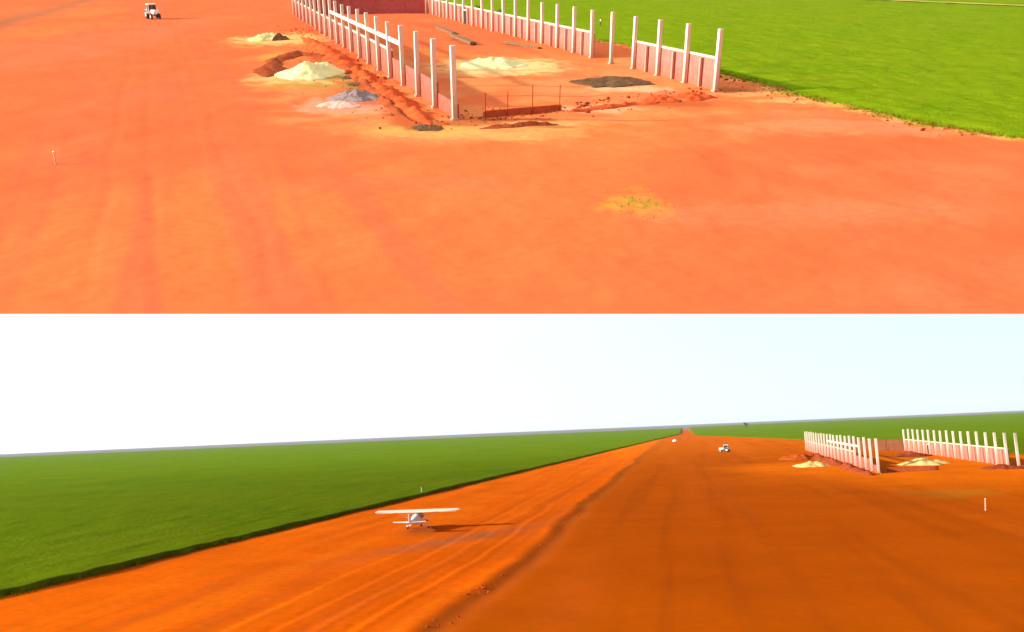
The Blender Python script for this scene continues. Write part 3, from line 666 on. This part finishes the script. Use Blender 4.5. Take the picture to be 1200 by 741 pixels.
def tractor(mw, label):
    root = empty('tractor', mw, label, 'tractor')
    bm = bmesh.new(); loft(bm, [(2.3, 0, 1.25, .34, .34), (2.2, 0, 1.28, .42, .40), (1.2, 0, 1.32, .46, .44), (.35, 0, 1.36, .50, .46)], 16, 4); bmobj('hood', bm, M['white'], root, smooth=True)
    bm = bmesh.new(); box(bm, -.28, .28, -1.5, 2.0, .62, .95); bmobj('chassis', bm, M['steel_dark'], root)
    bm = bmesh.new(); box(bm, -.72, .72, -1.25, .33, 1.45, 2.62); bmesh.ops.bevel(bm, geom=bm.edges[:], offset=.08, segments=2, affect='EDGES'); cb = bmobj('cab', bm, M['glass'], root)
    bm = bmesh.new(); box(bm, -.88, .88, -1.45, .55, 2.625, 2.85); bmesh.ops.bevel(bm, geom=bm.edges[:], offset=.08, segments=2, affect='EDGES'); bmobj('roof', bm, M['cream'], cb)
    for sx in (-1, 1):
        for y in (-1.27, .34):
            bm = bmesh.new(); tube(bm, (sx * .74, y, 1.1), (sx * .74, y, 2.62), .05); bmobj('pillar', bm, M['white'], cb)
        bm = bmesh.new(); rs = []
        for k in range(9):
            t = R(10 + 20 * k); rs.append([bm.verts.new((sx * x, -.8 + .98 * math.cos(t) * q, .85 + .98 * math.sin(t) * q)) for x, q in ((.72, 1), (1.25, 1), (1.25, .94), (.72, .94))])
        for a, b in zip(rs, rs[1:]):
            for i in range(4): bm.faces.new((a[i], a[(i + 1) % 4], b[(i + 1) % 4], b[i]))
        bm.faces.new(rs[0]); bm.faces.new(rs[-1][::-1]); bmobj('fender', bm, M['cream'], root)
        for y, rad, x0, x1 in ((-.8, .85, .75, 1.22), (1.75, .52, .62, .95)):
            bm = bmesh.new(); tube(bm, (sx * x0, y, rad), (sx * x1, y, rad), rad, rad, 24); w_ = bmobj('wheel', bm, M['rubber'], root)
            bm = bmesh.new(); tube(bm, (sx * (x1 - .05), y, rad), (sx * (x1 + .02), y, rad), rad * .55, rad * .5, 16); bmobj('rim', bm, M['cream'], w_)
    bm = bmesh.new(); tube(bm, (.3, 1.1, 1.7), (.3, 1.1, 2.5), .05); bmobj('exhaust', bm, M['steel_dark'], root)
    return root
tractor(placeA(atA(180, 22), R(215)) @ Matrix.Scale(1.15, 4), 'small pale tractor parked on the red yard at the top left of the upper site')
tractor(placeB(atB(850, 530), R(62)), 'small white tractor parked far off on the lower apron left of the distant column shell')
vehicle(placeB(atB(791, 518), R(20)), 'small white car far down the airstrip near the horizon', 4.2, 1.8, 1.6, 1, van=True, name='car', cat='car')

# ------------------------------------------------------------------ person
def person(mw, label):
    root = empty('person', mw, label, 'person')
    def skin(name, pts, edges, m, lv=2):
        me = bpy.data.meshes.new(name); me.from_pydata([p[:3] for p in pts], edges, [])
        o = link(name, me, m, root)
        md = o.modifiers.new('skin', 'SKIN'); md.use_smooth_shade = True
        for i, p in enumerate(pts): me.skin_vertices[0].data[i].radius = (p[3], p[4] if len(p) > 4 else p[3])
        me.skin_vertices[0].data[0].use_root = True
        s = o.modifiers.new('sub', 'SUBSURF'); s.levels = lv; s.render_levels = lv
        return o
    body = [(0, 0, .95, .15, .11), (0, 0, 1.15, .13, .10), (0, 0, 1.38, .17, .11), (0, 0, 1.50, .055), (0, 0, 1.56, .06), (0, .02, 1.66, .085, .10), (0, .01, 1.73, .06, .07),
            (-.10, 0, .90, .09), (-.11, .03, .50, .06), (-.12, 0, .10, .045), (-.12, .13, .05, .04), (.10, 0, .90, .09), (.12, -.02, .50, .06), (.14, -.06, .10, .045), (.14, .07, .05, .04),
            (-.19, 0, 1.40, .06), (-.26, -.02, 1.14, .045), (-.27, .06, .92, .033), (-.27, .10, .84, .03), (.19, 0, 1.40, .06), (.27, -.02, 1.14, .045), (.26, .08, .93, .033), (.26, .12, .85, .03)]
    ed = [(0, 1), (1, 2), (2, 3), (3, 4), (4, 5), (5, 6), (0, 7), (7, 8), (8, 9), (9, 10), (0, 11), (11, 12), (12, 13), (13, 14), (2, 15), (15, 16), (16, 17), (17, 18), (2, 19), (19, 20), (20, 21), (21, 22)]
    skin('body', body, ed, M['skin'])
    g = 1.16
    skin('shirt', [(0, 0, .98, .165, .125), (0, 0, 1.15, .15, .12), (0, 0, 1.38, .185, .125), (0, 0, 1.465, .08), (-.20, 0, 1.40, .072), (-.262, -.02, 1.16, .06), (.20, 0, 1.40, .072), (.272, -.02, 1.16, .06)],
         [(0, 1), (1, 2), (2, 3), (2, 4), (4, 5), (2, 6), (6, 7)], M['shirt'])
    skin('trousers', [(0, 0, .97, .16, .12), (-.10, 0, .88, .105), (-.11, .03, .50, .08), (-.12, 0, .12, .07), (.10, 0, .88, .105), (.12, -.02, .50, .08), (.14, -.06, .12, .07)],
         [(0, 1), (1, 2), (2, 3), (0, 4), (4, 5), (5, 6)], M['trousers'])
    bm = bmesh.new(); bmesh.ops.create_uvsphere(bm, u_segments=14, v_segments=8, radius=.115); bmesh.ops.transform(bm, matrix=Matrix.Translation((0, -.015, 1.72)) @ Matrix.Diagonal((.9, 1.05, .75, 1)), verts=bm.verts[:])
    bmobj('hair', bm, M['hair'], root, smooth=True)
person(placeA(atA(703.5, 33), R(100), .25), 'person in white shirt and dark trousers standing in the gap of the right wall')

# ------------------------------------------------------------------ far tree and shrubs
def tree(mw, h, r, label, cat='tree', name='tree', th_=.35, n=700, seed=1):
    rnd = random.Random(seed)
    root = empty(name, mw, label, cat)
    bm = bmesh.new(); tube(bm, (0, 0, -.2), (.1, 0, h * th_), r * .10, r * .07)
    for k in range(5):
        a = k * 1.3; tube(bm, (.1, 0, h * th_ * .9), (math.cos(a) * r * .55, math.sin(a) * r * .55, h * .7), r * .05, r * .02, 6)
    bmobj('trunk', bm, M['bark'], root)
    bm = bmesh.new(); cl = [(rnd.uniform(-.6, .6) * r, rnd.uniform(-.6, .6) * r, h * rnd.uniform(th_ + .1, .9), r * rnd.uniform(.3, .5)) for _ in range(9)]
    for i in range(n):
        c = rnd.choice(cl); d = Vector((rnd.gauss(0, 1), rnd.gauss(0, 1), rnd.gauss(0, .8))).normalized() * c[3] * rnd.uniform(.5, 1.05)
        p = Vector(c[:3]) + d; s = r * .11
        q = [Vector((rnd.uniform(-s, s), rnd.uniform(-s, s), rnd.uniform(-s, s))) for _ in range(3)]
        bm.faces.new([bm.verts.new(p + x) for x in q])
    bmobj('crown', bm, M['leaf'], root)
tree(placeB(atB(875, hor(875) + 8)), 9.5, 5, 'lone dark tree on the horizon beyond the far end of the apron')
tree(placeA(atA(561, 15), 0), 1.9, 1.1, 'dark shrub behind the right column row, farther of two', 'shrub', 'shrub', .1, 500, 4)
tree(placeA(atA(587, 21), 0), 1.9, 1.2, 'dark shrub behind the right column row, nearer of two', 'shrub', 'shrub', .1, 500, 5)

# ------------------------------------------------------------------ weeds, clods (uncountable)
def tufts(mw, spots, m, name, label, cat, seed, h=.18):
    rnd = random.Random(seed); bm = bmesh.new()
    for (x, y) in spots:
        for k in range(5):
            a = rnd.uniform(0, 6.28); r_ = rnd.uniform(.02, .10); hh = h * rnd.uniform(.5, 1.3)
            bx, by = x + rnd.uniform(-.08, .08), y + rnd.uniform(-.08, .08)
            bm.faces.new([bm.verts.new(p) for p in ((bx - .025 * math.sin(a), by + .025 * math.cos(a), .02), (bx + .025 * math.sin(a), by - .025 * math.cos(a), .02), (bx + r_ * math.cos(a), by + r_ * math.sin(a), hh))])
    return tag(bmobj(name, bm, m, mw=mw), label, cat, kind='stuff')
rnd = random.Random(5); pt = atA(750, 240)
tufts(MA, [(pt.x + rnd.gauss(0, .9), pt.y + rnd.gauss(0, 1.5)) for _ in range(90)], M['weed'], 'weeds', 'sparse yellow green weeds in the middle of the open red yard', 'weeds', 3, .10)
def clods(mw, spots, m, name, label, seed, s0=.05, s1=.16):
    rnd = random.Random(seed); bm = bmesh.new()
    for x, y in spots:
        s = rnd.uniform(s0, s1) * (1 if rnd.random() < .9 else 1.8)
        r_ = bmesh.ops.create_icosphere(bm, subdivisions=1, radius=s, matrix=Matrix.Translation((x, y, s * .25)) @ Matrix.Rotation(rnd.uniform(0, 6), 4, 'Z') @ Matrix.Diagonal((1, rnd.uniform(.6, 1.3), rnd.uniform(.5, .9), 1)))
        for v_ in r_['verts']: v_.co += Vector((rnd.uniform(-s, s), rnd.uniform(-s, s), rnd.uniform(-s, s))) * .25
    return tag(bmobj(name, bm, m, mw=mw), label, 'clods', kind='stuff')
sp = []
for _ in range(500):
    t = rnd.random(); p = la0 + (la1 - la0) * 1.4 * t; sp.append((p.x - 2 + rnd.gauss(-2, 3), p.y + rnd.gauss(0, 2.5)))
for _ in range(350):
    p = la0.lerp(ra0, rnd.random()); sp.append((p.x + rnd.gauss(0, 2), p.y + rnd.gauss(-1, 1.6)))
for _ in range(250):
    y = rnd.uniform(88, 160); p = atA(edge_up(y + 57) - rnd.expovariate(1 / 14), y); sp.append((p.x, p.y))
clods(MA, sp, M['clay_dark'], 'soil_clods', 'dark red clods scattered round the upper building site', 9)
sp = []
for _ in range(160):
    t = rnd.uniform(0, 110); p = divA + rdir * t; sp.append((p.x + rnd.gauss(0, .9), p.y))
clods(Matrix.Identity(4), sp, M['clay_mid'], 'soil_clods', 'dark clods along the rut between airstrip and apron', 10, .03, .10)

rnd = random.Random(21); sp = []
for _ in range(2600):
    y = rnd.uniform(60, 165) if rnd.random() < .8 else rnd.uniform(40, 60); p = atA(edge_up(y + 57) + rnd.gauss(4, 8) - (rnd.expovariate(1 / 16) if rnd.random() < .12 else 0), y); sp.append((p.x, p.y))
tufts(MA, sp, M['crop_upper'], 'grass', 'ragged grass tufts along the border of the upper green field', 'grass', 22, .24)
sp = []; fd = (fieldB - fieldA).normalized()
for _ in range(3500):
    t = rnd.uniform(-4, 150) if rnd.random() < .6 else rnd.uniform(-4, 60); p = fieldA + fd * t; q = abs(rnd.gauss(0, .55)) - .35; sp.append((p.x + fd.y * q, p.y - fd.x * q))
tufts(Matrix.Identity(4), sp, M['crop_lower'], 'grass', 'ragged crop plants along the edge of the lower left field', 'grass', 23, .45)

# ------------------------------------------------------------------ air
bm = bmesh.new(); box(bm, -12500, 12500, -12500, 12500, -3, 190)
hm = bpy.data.materials.new('haze'); hm.use_nodes = True; n = hm.node_tree.nodes; n.remove(n['Principled BSDF'])
pv = n.new('ShaderNodeVolumePrincipled'); pv.inputs['Color'].default_value = (.85, .9, 1, 1); pv.inputs['Density'].default_value = .00003
hm.node_tree.links.new(pv.outputs[0], n['Material Output'].inputs['Volume'])
hz_ = bmobj('haze', bm, hm); hz_['kind'] = 'stuff'
